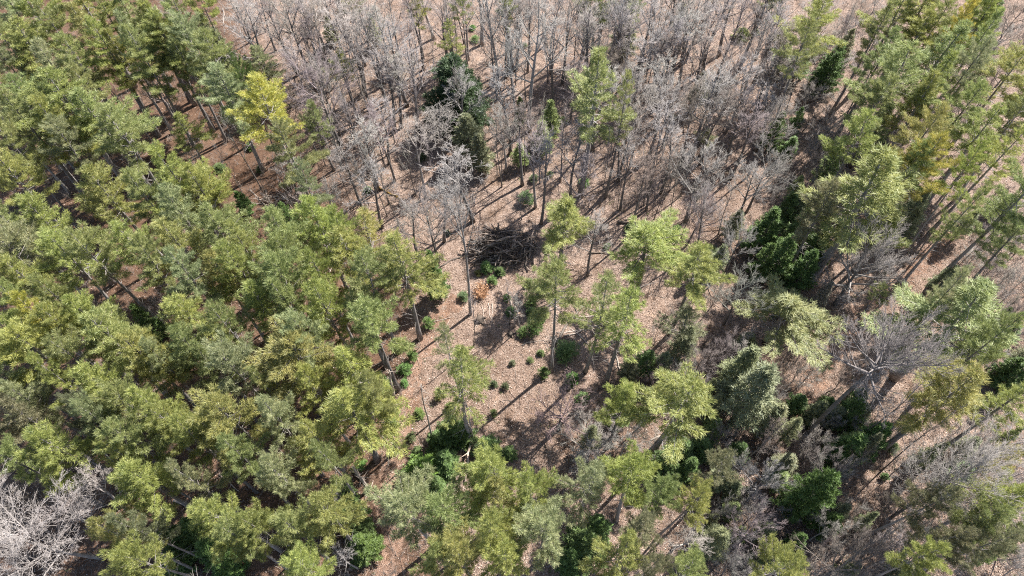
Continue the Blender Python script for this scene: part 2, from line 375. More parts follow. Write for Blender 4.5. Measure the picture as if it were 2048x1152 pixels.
# ------------------------------------------------------------------ things with labels
LAND = []          # landmarks: (photo x, photo y, phrase)
ITEMS = []         # things still to be labelled: (object, x, y, look, noun)
USED = {}
def landmark(x, y, phrase): LAND.append((x, y, phrase))
def queue(o, x, y, look): ITEMS.append((o, x, y, look))
def label_all():
    """look + where the thing stands from its clearest neighbour, each wording used once"""
    todo = []
    for o, x, y, look in ITEMS:
        opts = []
        for lx, ly, ph in LAND:
            dx, dy = x - lx, y - ly; d = math.hypot(dx, dy)
            if d < 18: continue
            ang = math.degrees(math.atan2(-dy, dx)) % 360
            rel = ['right of', 'behind and right of', 'behind', 'behind and left of', 'left of', 'in front and left of', 'in front of', 'in front and right of'][int((ang + 22.5) // 45) % 8]
            far = '' if d < 75 else 'a bit ' if d < 140 else 'well ' if d < 240 else 'far '
            opts.append((d, f'{far}{rel} {ph}'))
        opts.sort(); todo.append((opts[0][0], o, x, y, look, opts))
    todo.sort(key=lambda q: q[0])
    for d, o, x, y, look, opts in todo:
        for dd, txt in opts[:28]:
            lab = f'{look} {txt}'
            if lab not in USED and len(lab.replace('-', ' ').split()) <= 16: break
        else:
            base = f'{look} {min(opts[:8], key=lambda z: len(z[1].split()))[1]}'; lab = base
            for wd in ('second', 'third', 'fourth', 'fifth', 'sixth', 'seventh', 'eighth'):
                lab = f'{wd} {base}'
                if lab not in USED: break
        USED[lab] = 1; o['label'] = lab

def plant(name, cat, kind, xy, h, width, color, group, look=None, label=None, rot=None, tilt=(0, 0), barkcol=(1, 1, 1)):
    parts, h0, r0, _ = kind
    x, y = xy; r = bpy.data.objects.new(name, None); COL.objects.link(r)
    r.location = (x, y, float(terrain(x, y))); r.empty_display_size = .5
    r.rotation_euler = (tilt[0], tilt[1], rnd.uniform(0, 6.283) if rot is None else rot)
    sx = width / (2 * r0); r.scale = (sx, sx, h / h0)
    for pn, me in parts:
        link(pn, me, r, color if pn != 'trunk' else barkcol)
    tag(r, label, cat, group)
    return r
HUE = {'y': ((.342, .384, .126), 'bright yellow green'), 'm': ((.295, .338, .138), 'mid green'), 'b': ((.325, .362, .20), 'pale bluish green'),
       'g': ((.44, .42, .10), 'golden yellow'), 'o': ((.235, .245, .145), 'dull olive'), 'k': ((.345, .345, .125), 'olive yellow'), 'd': ((.125, .195, .06), 'dark green')}
def jit(c, s=.1):
    k = 1 + rnd.uniform(-s, s); return tuple(v * k * (1 + rnd.uniform(-s, s) * .5) for v in c)

def crown_place(cx, cy, wpx, h, cf=.74):
    p = at(cx, cy, h * cf); depth = px_of(p)[2]
    return p[:2], wpx * depth / F_PX
def pine(cx, cy, wpx, hue, base=None, h=None, label=None, kinds=PINES, name='pine_tree', group='tall white pines', cat='pine tree', mark=None):
    if base:
        b = at(*base); best = 1e9
        for hh in np.arange(9, 29, .25):
            q = px_of(b + np.array([0, 0, hh * .74])); e = (q[1] - cy) ** 2 + .3 * (q[0] - cx) ** 2
            if e < best: best, h = e, hh
        xy = b[:2]; wid = wpx * px_of(b + np.array([0, 0, h * .74]))[2] / F_PX
    else:
        h = h or rnd.uniform(19.5, 22.5); xy, wid = crown_place(cx, cy, wpx, h)
    c, hw = HUE[hue]
    o = plant(name, cat, rnd.choice(kinds), xy, h, wid * 1.3, jit(c), group, label=label, tilt=(rnd.uniform(-.035, .035), rnd.uniform(-.035, .035)), barkcol=(rnd.uniform(.8, 1.6),) * 3)
    size = 'slim' if wpx < 70 else 'medium' if wpx < 105 else 'broad'
    if not label: queue(o, cx, cy, f'{size} {hw} pine')
    if mark: landmark(cx, cy, mark)
    return o

# the pines: crown centre in the photo, crown width, hue
for t in [  # dense stand, far end
    (25, 30, 120, 'b'), (88, 38, 85, 'y'), (172, 18, 90, 'y'), (124, 75, 70, 'm'), (188, 72, 95, 'k'), (256, 28, 80, 'm'), (290, 40, 70, 'm'),
    (228, 52, 70, 'y'), (312, 62, 85, 'y'), (266, 92, 75, 'b'), (338, 96, 85, 'y'), (72, 108, 120, 'y'), (15, 85, 80, 'm'), (18, 132, 85, 'b'),
    (112, 142, 95, 'b'), (18, 178, 80, 'm'), (165, 138, 80, 'm'), (215, 112, 80, 'y'), (255, 122, 70, 'k'), (292, 132, 85, 'm'), (372, 78, 75, 'm'), (388, 100, 80, 'b'),
    (374, 138, 80, 'm'), (60, 205, 110, 'm'), (135, 215, 130, 'y'), (48, 258, 100, 'm'), (118, 268, 110, 'y'), (205, 245, 120, 'm'),
    (245, 288, 110, 'm'), (12, 300, 90, 'm'), (12, 240, 70, 'b'), (180, 190, 80, 'm'), (412, 12, 60, 'y'), (425, 128, 85, 'm'), (455, 195, 105, 'b'), (490, 168, 45, 'd'),
    (578, 305, 95, 'm'), (350, 20, 60, 'm'), (140, 300, 70, 'b'), (345, 100, 70, 'k'),
    # dense stand, middle
    (30, 358, 95, 'y'), (108, 438, 135, 'y'), (22, 455, 80, 'm'), (40, 520, 115, 'b'), (228, 392, 115, 'y'), (350, 350, 115, 'y'), (300, 405, 95, 'm'), (372, 425, 90, 'b'),
    (55, 572, 100, 'y'), (140, 535, 115, 'y'), (205, 520, 95, 'm'), (268, 512, 95, 'y'), (320, 535, 80, 'm'), (352, 492, 110, 'k'), (385, 565, 85, 'b'), (420, 385, 100, 'y'),
    (450, 468, 105, 'm'), (605, 372, 62, 'b'), (640, 448, 105, 'y'), (572, 482, 105, 'm'), (505, 500, 80, 'y'), (492, 540, 90, 'y'),
    (590, 528, 100, 'm'), (688, 515, 100, 'y'), (448, 560, 90, 'k'), (582, 585, 100, 'm'), (800, 545, 112, 'y'), (748, 575, 90, 'm'), (650, 560, 80, 'y'), (690, 470, 75, 'y'),
    # dense stand, near end
    (28, 605, 80, 'm'), (120, 598, 90, 'm'), (138, 655, 80, 'y'), (25, 680, 90, 'y'), (200, 632, 100, 'y'), (215, 690, 130, 'm'), (78, 720, 125, 'y'),
    (168, 715, 85, 'm'), (285, 715, 105, 'y'), (338, 735, 80, 'b'), (22, 752, 80, 'b'), (70, 795, 85, 'b'), (128, 770, 80, 'y'), (205, 790, 110, 'y'), (268, 812, 85, 'm'),
    (335, 822, 90, 'y'), (398, 640, 125, 'y'), (400, 690, 90, 'm'), (520, 620, 105, 'y'), (590, 615, 95, 'm'), (662, 612, 100, 'y'), (482, 668, 90, 'm'),
    (730, 620, 100, 'm'), (615, 678, 85, 'b'), (602, 735, 150, 'k'), (690, 742, 115, 'y'), (488, 742, 105, 'b'), (425, 742, 80, 'm'), (560, 852, 95, 'b'),
    (470, 845, 125, 'k'), (695, 830, 145, 'y'), (635, 870, 90, 'y'), (745, 800, 70, 'm'), (20, 830, 90, 'o'), (65, 850, 90, 'o'), (135, 895, 125, 'y'), (32, 925, 85, 'm'),
    (285, 890, 95, 'm'), (362, 850, 90, 'y'), (405, 895, 80, 'y'), (300, 958, 125, 'y'), (378, 965, 85, 'b'), (262, 920, 60, 'k'), (450, 885, 75, 'k'), (485, 930, 80, 'm'),
    (570, 955, 95, 'b'), (650, 925, 85, 'm'), (455, 1032, 110, 'y'), (520, 1042, 95, 'y'), (490, 1090, 80, 'm'), (590, 1070, 110, 'm'), (650, 1040, 110, 'y'), (610, 1130, 100, 'y'), (310, 1115, 95, 'y'),
    (292, 1060, 75, 'o'), (240, 1075, 85, 'k'), (218, 845, 70, 'b'), (175, 835, 60, 'o'), (540, 790, 70, 'm'), (640, 790, 80, 'y'),
    # near the middle of the near edge
    (993, 945, 105, 'y'), (985, 1000, 100, 'k'), (1060, 985, 95, 'y'), (838, 1028, 125, 'b'), (905, 1040, 110, 'm'), (995, 1080, 105, 'y'), (1078, 1062, 115, 'b'), (930, 1115, 100, 'k'),
    (1020, 1128, 95, 'y'), (1185, 978, 110, 'b'), (1270, 960, 115, 'y'), (1290, 1060, 80, 'o'), (1235, 1115, 95, 'y'), (1310, 1000, 70, 'm'), (870, 1100, 90, 'm'), (1370, 1000, 75, 'y'),
    (1375, 1132, 90, 'm'), (1560, 1132, 90, 'y'), (1820, 1132, 85, 'y'), (1435, 946, 70, 'o'), (1290, 1120, 70, 'o'),
    # along the lane and the far side of it
    (1382, 545, 100, 'y'), (1905, 795, 155, 'k'), (2022, 812, 90, 'y'), (1992, 1002, 115, 'y'), (2030, 1060, 80, 'm'), (1945, 1050, 85, 'm'), (1845, 1010, 75, 'o'), (1865, 1075, 85, 'o'),
    (1960, 1105, 95, 'o'), (1920, 625, 190, 'm'), (1870, 600, 90, 'b'), (1975, 690, 90, 'm'), (1925, 430, 70, 'm'), (1752, 125, 80, 'm'), (1835, 205, 85, 'y'), (1905, 225, 90, 'm'), (1862, 180, 80, 'y'), (1950, 100, 70, 'm'), (1990, 310, 75, 'y'), (2035, 480, 70, 'm'), (1745, 215, 75, 'm'),
    (1622, 48, 110, 'y'), (1780, 30, 95, 'y'), (1832, 22, 90, 'y'), (1862, 65, 80, 'm'), (1940, 20, 80, 'y'), (1962, 45, 75, 'y'), (1880, 118, 110, 'm'), (1820, 78, 90, 'y'),
    (1792, 165, 125, 'm'), (1922, 152, 85, 'b'), (1990, 168, 115, 'y'), (2038, 205, 80, 'y'), (1962, 272, 100, 'y'), (2025, 262, 75, 'm'), (1712, 278, 90, 'y'), (1850, 275, 100, 'k'),
    (1930, 355, 60, 'y'), (2000, 425, 70, 'm'), (1800, 345, 80, 'm'), (1650, 420, 90, 'o'), (1610, 110, 80, 'm'), (1740, 70, 60, 'm')]:
    pine(*t)
GM = 'tall white pines'
pine(542, 222, 130, 'g', label='golden yellow pine at the open edge of the dense stand, brightest there', mark='the golden pine at the stand edge')
pine(92, 650, 80, 'g', label='golden yellow pine deep inside the dense stand, small among green crowns', mark='the golden pine inside the stand')
pine(1857, 338, 105, 'g', label='golden orange pine standing beyond the straight lane, lower crown glowing', mark='the golden pine beyond the lane')
pine(1900, 70, 62, 'g', label='slim golden topped pine in the far corner beyond the lane', mark='the golden topped far pine')
pine(2030, 932, 65, 'g', label='golden green pine cut by the frame beside the pale fan of branches', mark='the golden pine at the frame edge')
pine(1114, 440, 112, 'y', (1125, 555), label='rounded yellow green pine with bare twin trunk behind the brush pile', mark='the round pine by the brush pile')
pine(1116, 598, 108, 'm', (1102, 740), label='soft green pine with a straight bare trunk right of the young firs', kinds=PINES[5:8])
pine(1190, 600, 90, 'm', (1170, 740), label='soft green pine whose bare trunk stands second of the clearing row', kinds=THIN)
pine(1240, 635, 112, 'y', (1210, 770), label='thin yellow green pine whose trunk stands third of the clearing row', kinds=THIN, mark='the third pine of the clearing row')
pine(1172, 200, 125, 'm', (1160, 395), label='tall mid green pine alone among bare trees with a long trunk', mark='the tall lone pine among bare trees')
pine(1226, 225, 62, 'm', (1208, 396), label='slim green pine touching the tall lone pine among bare trees', kinds=THIN)
pine(1372, 800, 150, 'y', (1310, 895), label='broad bright pine with a leaning dark trunk over the clearing edge', mark='the broad bright pine')
pine(1220, 808, 88, 'y', (1218, 893), label='small bright pine with short bare trunk beside the reddish shrub', mark='the small bright pine')
pine(785, 655, 115, 'm', (798, 783), label='tall green pine with gray trunk on the footpath edge', mark='the path pine with the gray trunk')
pine(2020, 385, 120, 'm', (1862, 567), label='tall pine with the long dark slanting trunk beside the lane')
pine(1690, 372, 185, 'y', (1622, 552), label='very broad yellow green pine over the dark hollow by the lane', mark='the very broad pine over the hollow')
pine(1310, 510, 140, 'y', (1266, 612), label='full round yellow green pine between the clearing and gray shrubs', mark='the full round pine')
pine(1366, 645, 80, 'o', (1338, 712), label='dull green drooping pine in front of the full round pine', kinds=THIN)
pine(1578, 628, 150, 'm', (1528, 690), label='broad deep green pine between two bare gray crowns', mark='the broad deep green pine')
pine(897, 765, 110, 'y', (945, 882), label='yellow green pine with dead gray lower branches above the dark firs', kinds=THIN, mark='the pine above the dark firs')
pine(917, 688, 58, 'b', (925, 800), label='slim pale gray green pine with a bald top in the clearing', kinds=THIN)
pine(372, 270, 60, 'y', h=14, label='small yellow green pine in the dark gap of the stand', mark='the small pine in the dark gap')
pine(737, 468, 85, 'k', h=16, label='thin olive yellow pine with see through crown at the stand edge', kinds=THIN, mark='the thin olive pine')
pine(685, 130, 52, 'y', h=11, label='small yellow green pine surrounded by bare gray trees', mark='the small pine among bare trees')
pine(635, 242, 58, 'm', h=14, label='slim green pine right of the golden pine, before purple twigs')
pine(520, 128, 62, 'b', h=12, label='pale green young pine at the far edge of the dense stand')
pine(830, 15, 55, 'y', h=14); pine(905, 75, 45, 'y', h=13, kinds=THIN); pine(1010, 22, 42, 'y', h=17); pine(1195, 8, 70, 'm', h=17); pine(1270, 18, 60, 'm', h=15); pine(705, 8, 50, 'm', h=12)
pine(1412, 272, 40, 'b', h=6); pine(1310, 790, 50, 'y', h=11); pine(1755, 590, 40, 'm', h=8); pine(282, 1025, 55, 'k', h=12, label='small rusty olive pine in the gap above the corner tree')
pine(925, 20, 40, 'm', h=15, kinds=THIN); pine(1550, 15, 40, 'm', h=14)

def conifer(name, cat, cx, cy, wpx, h, hue, kinds, group, label=None, mark=None, cf=.4, look=None, col=None):
    xy, wid = crown_place(cx, cy, wpx, h, cf); c, hw = HUE[hue]; c = col or c
    o = plant(name, cat, rnd.choice(kinds), xy, h, wid * 1.25, jit(c), group, label=label)
    if not label: queue(o, cx, cy, look or f'{hw} {cat}')
    if mark: landmark(cx, cy, mark)
    return o
# dark hemlock, firs, cedars
conifer('hemlock_tree', 'hemlock tree', 912, 190, 118, 13, 'd', [BIGFIR[0]], 'dark evergreens', 'single large dark green hemlock among bare trees', 'the dark hemlock', .5, col=(.05, .085, .035))
conifer('fir_tree', 'fir tree', 868, 552, 46, 11, 'd', [BIGFIR[1]], 'dark evergreens', 'dark column shaped fir at the tip of the pine stand', 'the dark column fir', .5)
conifer('fir_tree', 'fir tree', 1626, 985, 84, 12, 'd', [BIGFIR[0]], 'dark evergreens', 'bright green fir with a bluish tip between bare crowns', 'the blue tipped fir', .55, col=(.11, .18, .05))
conifer('fir_tree', 'fir tree', 1640, 600, 34, 8, 'b', [FIRS[2]], 'dark evergreens', 'narrow dead gray fir touching the broad deep green pine', None, .5, col=(.3, .3, .27))
for x, y, wd, h, c in [(848, 940, 76, 5, (.15, .24, .045)), (902, 862, 66, 5, None), (878, 880, 50, 4, None), (932, 872, 42, 4, None), (892, 925, 56, 5, None), (975, 897, 58, 4.5, (.085, .14, .035)), (1018, 907, 32, 3, None), (870, 970, 46, 4, None),
                       (702, 1025, 70, 7, None), (728, 1092, 66, 6, (.10, .15, .04)), (688, 985, 50, 6, None), (715, 1058, 56, 6, None), (1165, 1090, 95, 8, None), (1140, 1120, 70, 7, None), (1195, 1060, 60, 7, None), (1330, 930, 70, 7, None), (1360, 905, 60, 6, None),
                       (1400, 900, 50, 5, None), (355, 1085, 75, 7, (.09, .14, .04)), (400, 1060, 70, 7, None), (430, 1105, 70, 7, None), (350, 1130, 60, 6, None), (460, 1140, 60, 6, None), (1530, 468, 65, 9, None), (1560, 520, 70, 9, None), (1595, 470, 65, 9, None), (1605, 545, 60, 8, None), (1525, 530, 50, 8, None), (1570, 425, 50, 7, None),
                       (1630, 500, 60, 8, None), (1695, 830, 60, 7, None), (1690, 905, 70, 8, None), (1740, 880, 60, 8, None), (1650, 815, 40, 4, None), (1655, 155, 55, 8, None), (1548, 270, 46, 8, None), (1670, 120, 45, 6, None), (575, 437, 42, 6, None), (487, 410, 36, 5, None), (1040, 230, 26, 6, None), (340, 470, 32, 5, None), (300, 650, 50, 8, None), (1590, 250, 30, 6, None),
                       (2030, 755, 60, 8, None), (1655, 1050, 50, 6, None), (1375, 940, 50, 6, None)]:
    conifer('fir_tree', 'fir tree', x, y, wd, h, 'd', FIRS, 'dark green firs under the pines', col=c, look=('large' if wd > 62 else 'medium' if wd > 45 else 'small') + (' bright' if c else ' dark') + ' green fir')
landmark(895, 895, 'the dark fir cluster'); landmark(735, 1050, 'the near firs'); landmark(1160, 1090, 'the shaded firs'); landmark(1565, 490, 'the dark hollow')
for x, y, wd, h, c in [(420, 72, 42, 10, 'o'), (446, 102, 38, 9, 'o'), (462, 130, 36, 8, 'o'), (505, 150, 34, 8, 'm'), (935, 272, 60, 9, 'o'), (960, 305, 45, 8, 'o'), (1502, 790, 105, 15, 'o'), (1480, 745, 70, 13, 'o'), (1830, 412, 50, 8, 'o'), (1815, 450, 46, 8, 'o'), (1660, 330, 40, 9, 'm'), (1370, 690, 50, 9, 'o'),
                       (1430, 1082, 60, 9, 'o'), (1820, 350, 40, 9, 'o'), (1100, 240, 40, 8, 'm'), (1085, 275, 36, 7, 'm'), (1400, 180, 34, 8, 'o'), (1250, 70, 50, 8, 'o'), (1360, 40, 30, 7, 'o'), (1040, 310, 34, 5, 'm'), (1260, 735, 36, 6, 'o'), (1545, 840, 50, 9, 'o'), (1410, 525, 34, 6, 'o'), (1440, 515, 34, 6, 'o'), (1470, 450, 40, 7, 'o'), (1760, 250, 40, 9, 'm'), (660, 60, 26, 6, 'm'), (1890, 560, 40, 7, 'o'), (745, 60, 26, 7, 'm')]:
    conifer('cedar_tree', 'cedar tree', x, y, wd, h, c, CEDAR, 'cedars', look=('broad' if wd > 60 else 'medium' if wd > 40 else 'slim') + (' dull olive' if c == 'o' else ' mossy green') + ' cedar', cf=.55)
landmark(1500, 785, 'the broad olive cedar'); landmark(430, 85, 'the olive cedars')

# young evergreens in the clearing: foot in the photo, width, hue
YC = {'d': (.14, .22, .065), 'b': (.12, .16, .075), 'y': (.17, .20, .055), 'o': (.12, .125, .055), 'r': (.22, .12, .06)}
YW = {'d': 'deep green', 'b': 'grayish green', 'y': 'light green', 'o': 'olive brown', 'r': 'rusty'}
for x, y, wd, c in [(1053, 412, 34, 'd'), (999, 550, 24, 'd'), (973, 544, 24, 'd'), (956, 552, 15, 'y'), (985, 570, 23, 'd'), (927, 602, 22, 'b'), (1058, 573, 22, 'b'), (1014, 602, 19, 'd'), (1021, 630, 22, 'd'),
                    (1063, 612, 26, 'd'), (1064, 632, 24, 'd'), (1082, 640, 30, 'd'), (1071, 666, 36, 'd'), (1046, 672, 27, 'd'), (1133, 718, 44, 'd'), (1088, 755, 28, 'd'), (1145, 768, 32, 'd'), (1165, 804, 26, 'd'), (857, 657, 26, 'd'), (825, 724, 30, 'd'),
                    (810, 748, 26, 'd'), (766, 786, 42, 'd'), (808, 773, 18, 'd'), (790, 832, 25, 'd'), (785, 857, 26, 'd'), (789, 908, 18, 'b'), (833, 912, 22, 'b'), (822, 884, 22, 'o'), (838, 834, 20, 'y'), (722, 940, 26, 'd'), (987, 834, 20, 'd'), (1011, 778, 15, 'o'),
                    (1082, 710, 15, 'd'), (1061, 724, 12, 'y'), (1025, 730, 14, 'b'), (988, 772, 14, 'b'), (1214, 498, 14, 'd'), (1350, 474, 28, 'd'), (1260, 465, 22, 'd'), (1425, 522, 34, 'b'), (895, 470, 12, 'b'), (1067, 365, 20, 'b'), (1100, 355, 14, 'd'), (1168, 372, 20, 'd'), (845, 320, 18, 'b'), (735, 385, 18, 'b'),
                    (880, 800, 24, 'y'), (900, 820, 20, 'y'), (1485, 82, 34, 'y'), (1512, 68, 14, 'd'), (1245, 830, 24, 'b'), (1270, 800, 20, 'd'), (1290, 842, 24, 'd'), (1650, 812, 26, 'd'), (1690, 640, 14, 'o'), (1770, 645, 15, 'b'), (1800, 575, 16, 'o'), (1725, 655, 14, 'b'), (1770, 552, 12, 'o'), (1785, 905, 22, 'b'), (1480, 905, 22, 'b'), (1490, 845, 24, 'b'),
                    (950, 85, 18, 'd'), (945, 60, 14, 'd'), (1345, 240, 16, 'b'), (655, 270, 15, 'y'), (640, 400, 14, 'b'), (520, 345, 20, 'b'), (500, 300, 18, 'd'), (440, 345, 22, 'd'), (465, 455, 18, 'b'), (1560, 640, 30, 'b'), (1770, 960, 18, 'd'), (1600, 1085, 22, 'o'), (1490, 990, 22, 'b'), (880, 262, 20, 'o'), (1125, 250, 20, 'd'), (1050, 95, 14, 'd')]:
    h = wd / 15.2 * rnd.uniform(.75, 1.1); xy, wid = crown_place(x, y - wd * .4, wd, h, .5)
    o = plant('young_conifer', 'young conifer', rnd.choice(YOUNG), xy, max(h, .6), wid * rnd.uniform(.95, 1.35), jit(YC[c], .25), 'young evergreens on the forest floor')
    queue(o, x, y, f"{'knee high' if wd < 16 else 'small' if wd < 25 else 'bushy'} {YW[c]} young conifer")

# leafless trees: crown centre in the photo, crown width, height, kind, tint
TINT = {'w': ((1.1, 1.08, 1.05), 'pale silvery'), 'g': ((1.05, 1.03, 1.0), 'gray'), 'p': ((.86, .79, .79), 'purplish gray'), 'n': ((.74, .66, .60), 'brownish'), 'r': ((1.05, .82, .82), 'reddish')}
def bare(cx, cy, wpx, h, kinds, tint='g', base=None, label=None, mark=None, cf=.72, group='leafless hardwood trees', name='bare_tree', cat='bare tree', noun='bare tree'):
    if base:
        b = at(*base); best = 1e9
        for hh in np.arange(4, 27, .25):
            q = px_of(b + np.array([0, 0, hh * cf])); e = (q[1] - cy) ** 2 + .3 * (q[0] - cx) ** 2
            if e < best: best, h = e, hh
        xy = b[:2]; wid = wpx * px_of(b + np.array([0, 0, h * cf]))[2] / F_PX
    else: xy, wid = crown_place(cx, cy, wpx, h, cf)
    c, tw = TINT[tint]; bc = {'w': (1.9, 1.9, 1.9)}.get(tint, (1, 1, 1))
    o = plant(name, cat, rnd.choice(kinds), xy, h, wid, jit(c, .08), group, label=label, barkcol=bc, tilt=(rnd.uniform(-.04, .04), rnd.uniform(-.04, .04)))
    if not label: queue(o, cx, cy, f"{'slender' if wpx < 62 else 'medium' if wpx < 105 else 'wide'} {tw} {noun}")
    if mark: landmark(cx, cy, mark)
    return o
bare(62, 1065, 250, 20, BIGBARE, 'w', cf=.66, label='huge pale silvery bare tree filling the near corner', mark='the silver corner tree')
bare(142, 1030, 125, 15, SLIM[3:], 'w', label='smaller pale silvery bare tree overlapping the huge corner tree')
bare(188, 985, 110, 14, SLIM[3:], 'w', label='pale bare tree with fine upright twigs behind the corner trees')
bare(1712, 545, 170, 13, [DOME[0]], 'g', cf=.6, label='broad dome shaped gray bare tree beside the straight lane', mark='the gray dome tree by the lane')
bare(1728, 692, 225, 15, [DOME[1]], 'p', base=(1612, 865), cf=.86, label='very wide purplish bare tree with a dark leaning trunk', mark='the wide purplish tree')
bare(1920, 945, 185, 17, [BIGBARE[0], WIDE[2]], 'g', base=(1780, 1035), label='pale fan of gray branches on a long slanting dark trunk', mark='the pale fan tree')
bare(1122, 838, 140, 7, WIDE[:1], 'r', cf=.6, label='reddish many stemmed bare shrub with pale branches in the shade', mark='the reddish shrub', name='bare_shrub', cat='bare shrub')
bare(1182, 902, 120, 7, WIDE[1:2], 'g', cf=.6, label='gray brown bare shrub in front of the reddish shrub', name='bare_shrub', cat='bare shrub')
bare(1068, 95, 135, 18, [SLIM[3], WIDE[2]], 'w', base=(1062, 260), label='white branched bare tree spreading over dark trunks', mark='the white branched tree')
bare(972, 28, 95, 17, SLIM, 'w', base=(992, 180), label='white birch like bare tree with crooked trunk far behind', mark='the far white birch')
bare(1036, 22, 75, 16, SLIM, 'w')
bare(925, 440, 88, 20, SLIM, 'w', base=(944, 625), label='slender pale bare tree with a long dark stem in the clearing', mark='the long stemmed bare tree')
bare(930, 350, 105, 15, SLIM, 'g', mark=None); bare(862, 440, 110, 13, WIDE, 'p', label='purplish gray bare tree left of the long stemmed tree')
bare(650, 185, 165, 15, WIDE, 'p', label='wide purplish bare thicket tree right of the golden pine', mark='the purplish tree by the stand')
bare(1192, 470, 80, 12, [SLIM[3]], 'g', base=(1178, 550), label='gray forked bare tree right of the brush pile pine', mark='the forked bare tree')
for t in [(585, 45, 140, 17, WIDE, 'g'), (508, 72, 110, 16, SLIM, 'g'), (630, 70, 100, 15, SLIM, 'n'), (692, 75, 115, 16, SLIM, 'g'), (742, 85, 105, 17, SLIM, 'g'), (792, 95, 100, 17, SLIM, 'g'), (818, 150, 85, 16, SLIM, 'g'), (770, 150, 95, 15, SLIM, 'g'),
          (826, 285, 85, 16, SLIM, 'w'), (730, 290, 90, 14, SLIM, 'g'), (700, 340, 80, 12, SLIM, 'p'), (760, 260, 75, 15, SLIM, 'p'), (880, 400, 80, 13, SLIM, 'g'), (830, 450, 80, 11, SLIM, 'p'), (1005, 260, 75, 13, SLIM, 'w'), (990, 90, 70, 15, SLIM, 'g'),
          (1130, 42, 125, 17, WIDE, 'g'), (1175, 75, 100, 16, SLIM, 'g'), (1240, 62, 110, 16, WIDE, 'g'), (1300, 45, 100, 15, SLIM, 'g'), (1335, 100, 95, 15, SLIM, 'g'), (1228, 145, 110, 11, WIDE, 'n'), (1375, 60, 90, 15, SLIM, 'p'), (1440, 40, 90, 15, SLIM, 'g'), (1400, 120, 90, 14, SLIM, 'n'),
          (1470, 140, 110, 13, WIDE, 'p'), (1420, 205, 105, 12, WIDE, 'g'), (1345, 210, 100, 13, WIDE, 'g'), (1485, 225, 95, 12, WIDE, 'g'), (1545, 140, 85, 13, SLIM, 'g'), (1400, 350, 130, 14, WIDE, 'g'), (1525, 345, 110, 12, WIDE, 'g'), (1330, 165, 80, 13, SLIM, 'w'),
          (1478, 588, 105, 11, WIDE, 'g'), (1478, 488, 80, 10, WIDE, 'g'), (1395, 435, 85, 9, WIDE, 'p'), (1520, 960, 105, 8, WIDE, 'g'), (1505, 1070, 115, 10, WIDE, 'p'), (1376, 1068, 90, 12, SLIM, 'w'), (1785, 1082, 65, 9, SLIM, 'w'), (1690, 1125, 150, 10, WIDE, 'n'), (1745, 1110, 90, 9, WIDE, 'n'),
          (1672, 935, 55, 6, SHRUB, 'g'), (1995, 95, 90, 11, WIDE, 'g'), (2025, 40, 80, 10, WIDE, 'n'), (2030, 120, 70, 10, WIDE, 'n'), (1960, 105, 60, 12, POLE, 'g'), (2030, 640, 70, 10, WIDE, 'n'), (1985, 540, 70, 8, WIDE, 'n'), (325, 185, 75, 11, WIDE, 'p'), (345, 20, 60, 12, SLIM, 'g'), (120, 330, 40, 9, SLIM, 'w'), (60, 985, 70, 9, WIDE, 'n'),
          (1040, 410, 50, 5, SHRUB, 'g'), (1260, 330, 70, 14, SLIM, 'g'), (1310, 340, 75, 12, SLIM, 'n'), (1250, 250, 60, 15, SLIM, 'g'), (385, 310, 50, 7, SHRUB, 'g'), (570, 330, 55, 9, SLIM, 'g'), (612, 400, 60, 8, SLIM, 'p'), (660, 405, 70, 8, SHRUB, 'g'), (668, 1010, 60, 7, SLIM, 'w'), (690, 1120, 60, 8, SLIM, 'w'), (1820, 1010, 60, 6, SHRUB, 'g'), (1700, 1060, 55, 5, SHRUB, 'n'), (1600, 110, 45, 12, SLIM, 'g'),
          (1545, 860, 55, 8, SLIM, 'n'), (1440, 1030, 50, 6, SHRUB, 'g'), (1560, 780, 50, 6, SHRUB, 'n'), (1655, 260, 70, 8, WIDE, 'g'), (1430, 590, 45, 6, SHRUB, 'n'), (1960, 600, 50, 7, SHRUB, 'n'), (1930, 300, 50, 9, SLIM, 'n'), (40, 660, 40, 9, SLIM, 'w'), (330, 560, 45, 8, SLIM, 'w'), (440, 510, 45, 9, SLIM, 'w'), (455, 700, 40, 8, SLIM, 'g'), (315, 620, 50, 8, WIDE, 'g')]:
    s = t[4] is SHRUB
    bare(*t, name='bare_shrub' if s else 'bare_tree', cat='bare shrub' if s else 'bare tree', noun='bare shrub' if s else 'bare tree')

pine(1768, 462, 110, 'y', h=12, label='low pale yellow green pine beneath the very broad pine')
# pole sized saplings filling the hardwood belt
def inside(x, y, poly):
    c = False; j = len(poly) - 1
    for i in range(len(poly)):
        (xi, yi), (xj, yj) = poly[i], poly[j]
        if (yi > y) != (yj > y) and x < (xj - xi) * (y - yi) / (yj - yi) + xi: c = not c
        j = i
    return c
BELT = [(480, 20), (1560, 5), (1590, 130), (1560, 300), (1480, 420), (1290, 440), (1140, 400), (1020, 345), (955, 400), (880, 430), (690, 425), (600, 300), (690, 260), (560, 150)]
tp = []; tries = 0
while len(tp) < 40 and tries < 5000:
    tries += 1; x, y = rnd.uniform(450, 1640), rnd.uniform(-14, 75)
    if all((x - a) ** 2 + ((y - b) * 1.2) ** 2 > 34 ** 2 for a, b in tp): tp.append((x, y))
for x, y in tp: bare(x, y, rnd.uniform(60, 95), rnd.uniform(12, 17), SLIM, rnd.choice('gggnpw'))
pts = []; tries = 0
while len(pts) < 150 and tries < 20000:
    tries += 1; x, y = rnd.uniform(470, 1600), rnd.uniform(8, 450)
    if not inside(x, y, BELT): continue
    m = 17 + y * .035 + (30 if (780 < x < 1060 and 290 < y < 440) else 0)
    if all((x - a) ** 2 + ((y - b) * 1.3) ** 2 > m * m for a, b in pts): pts.append((x, y))
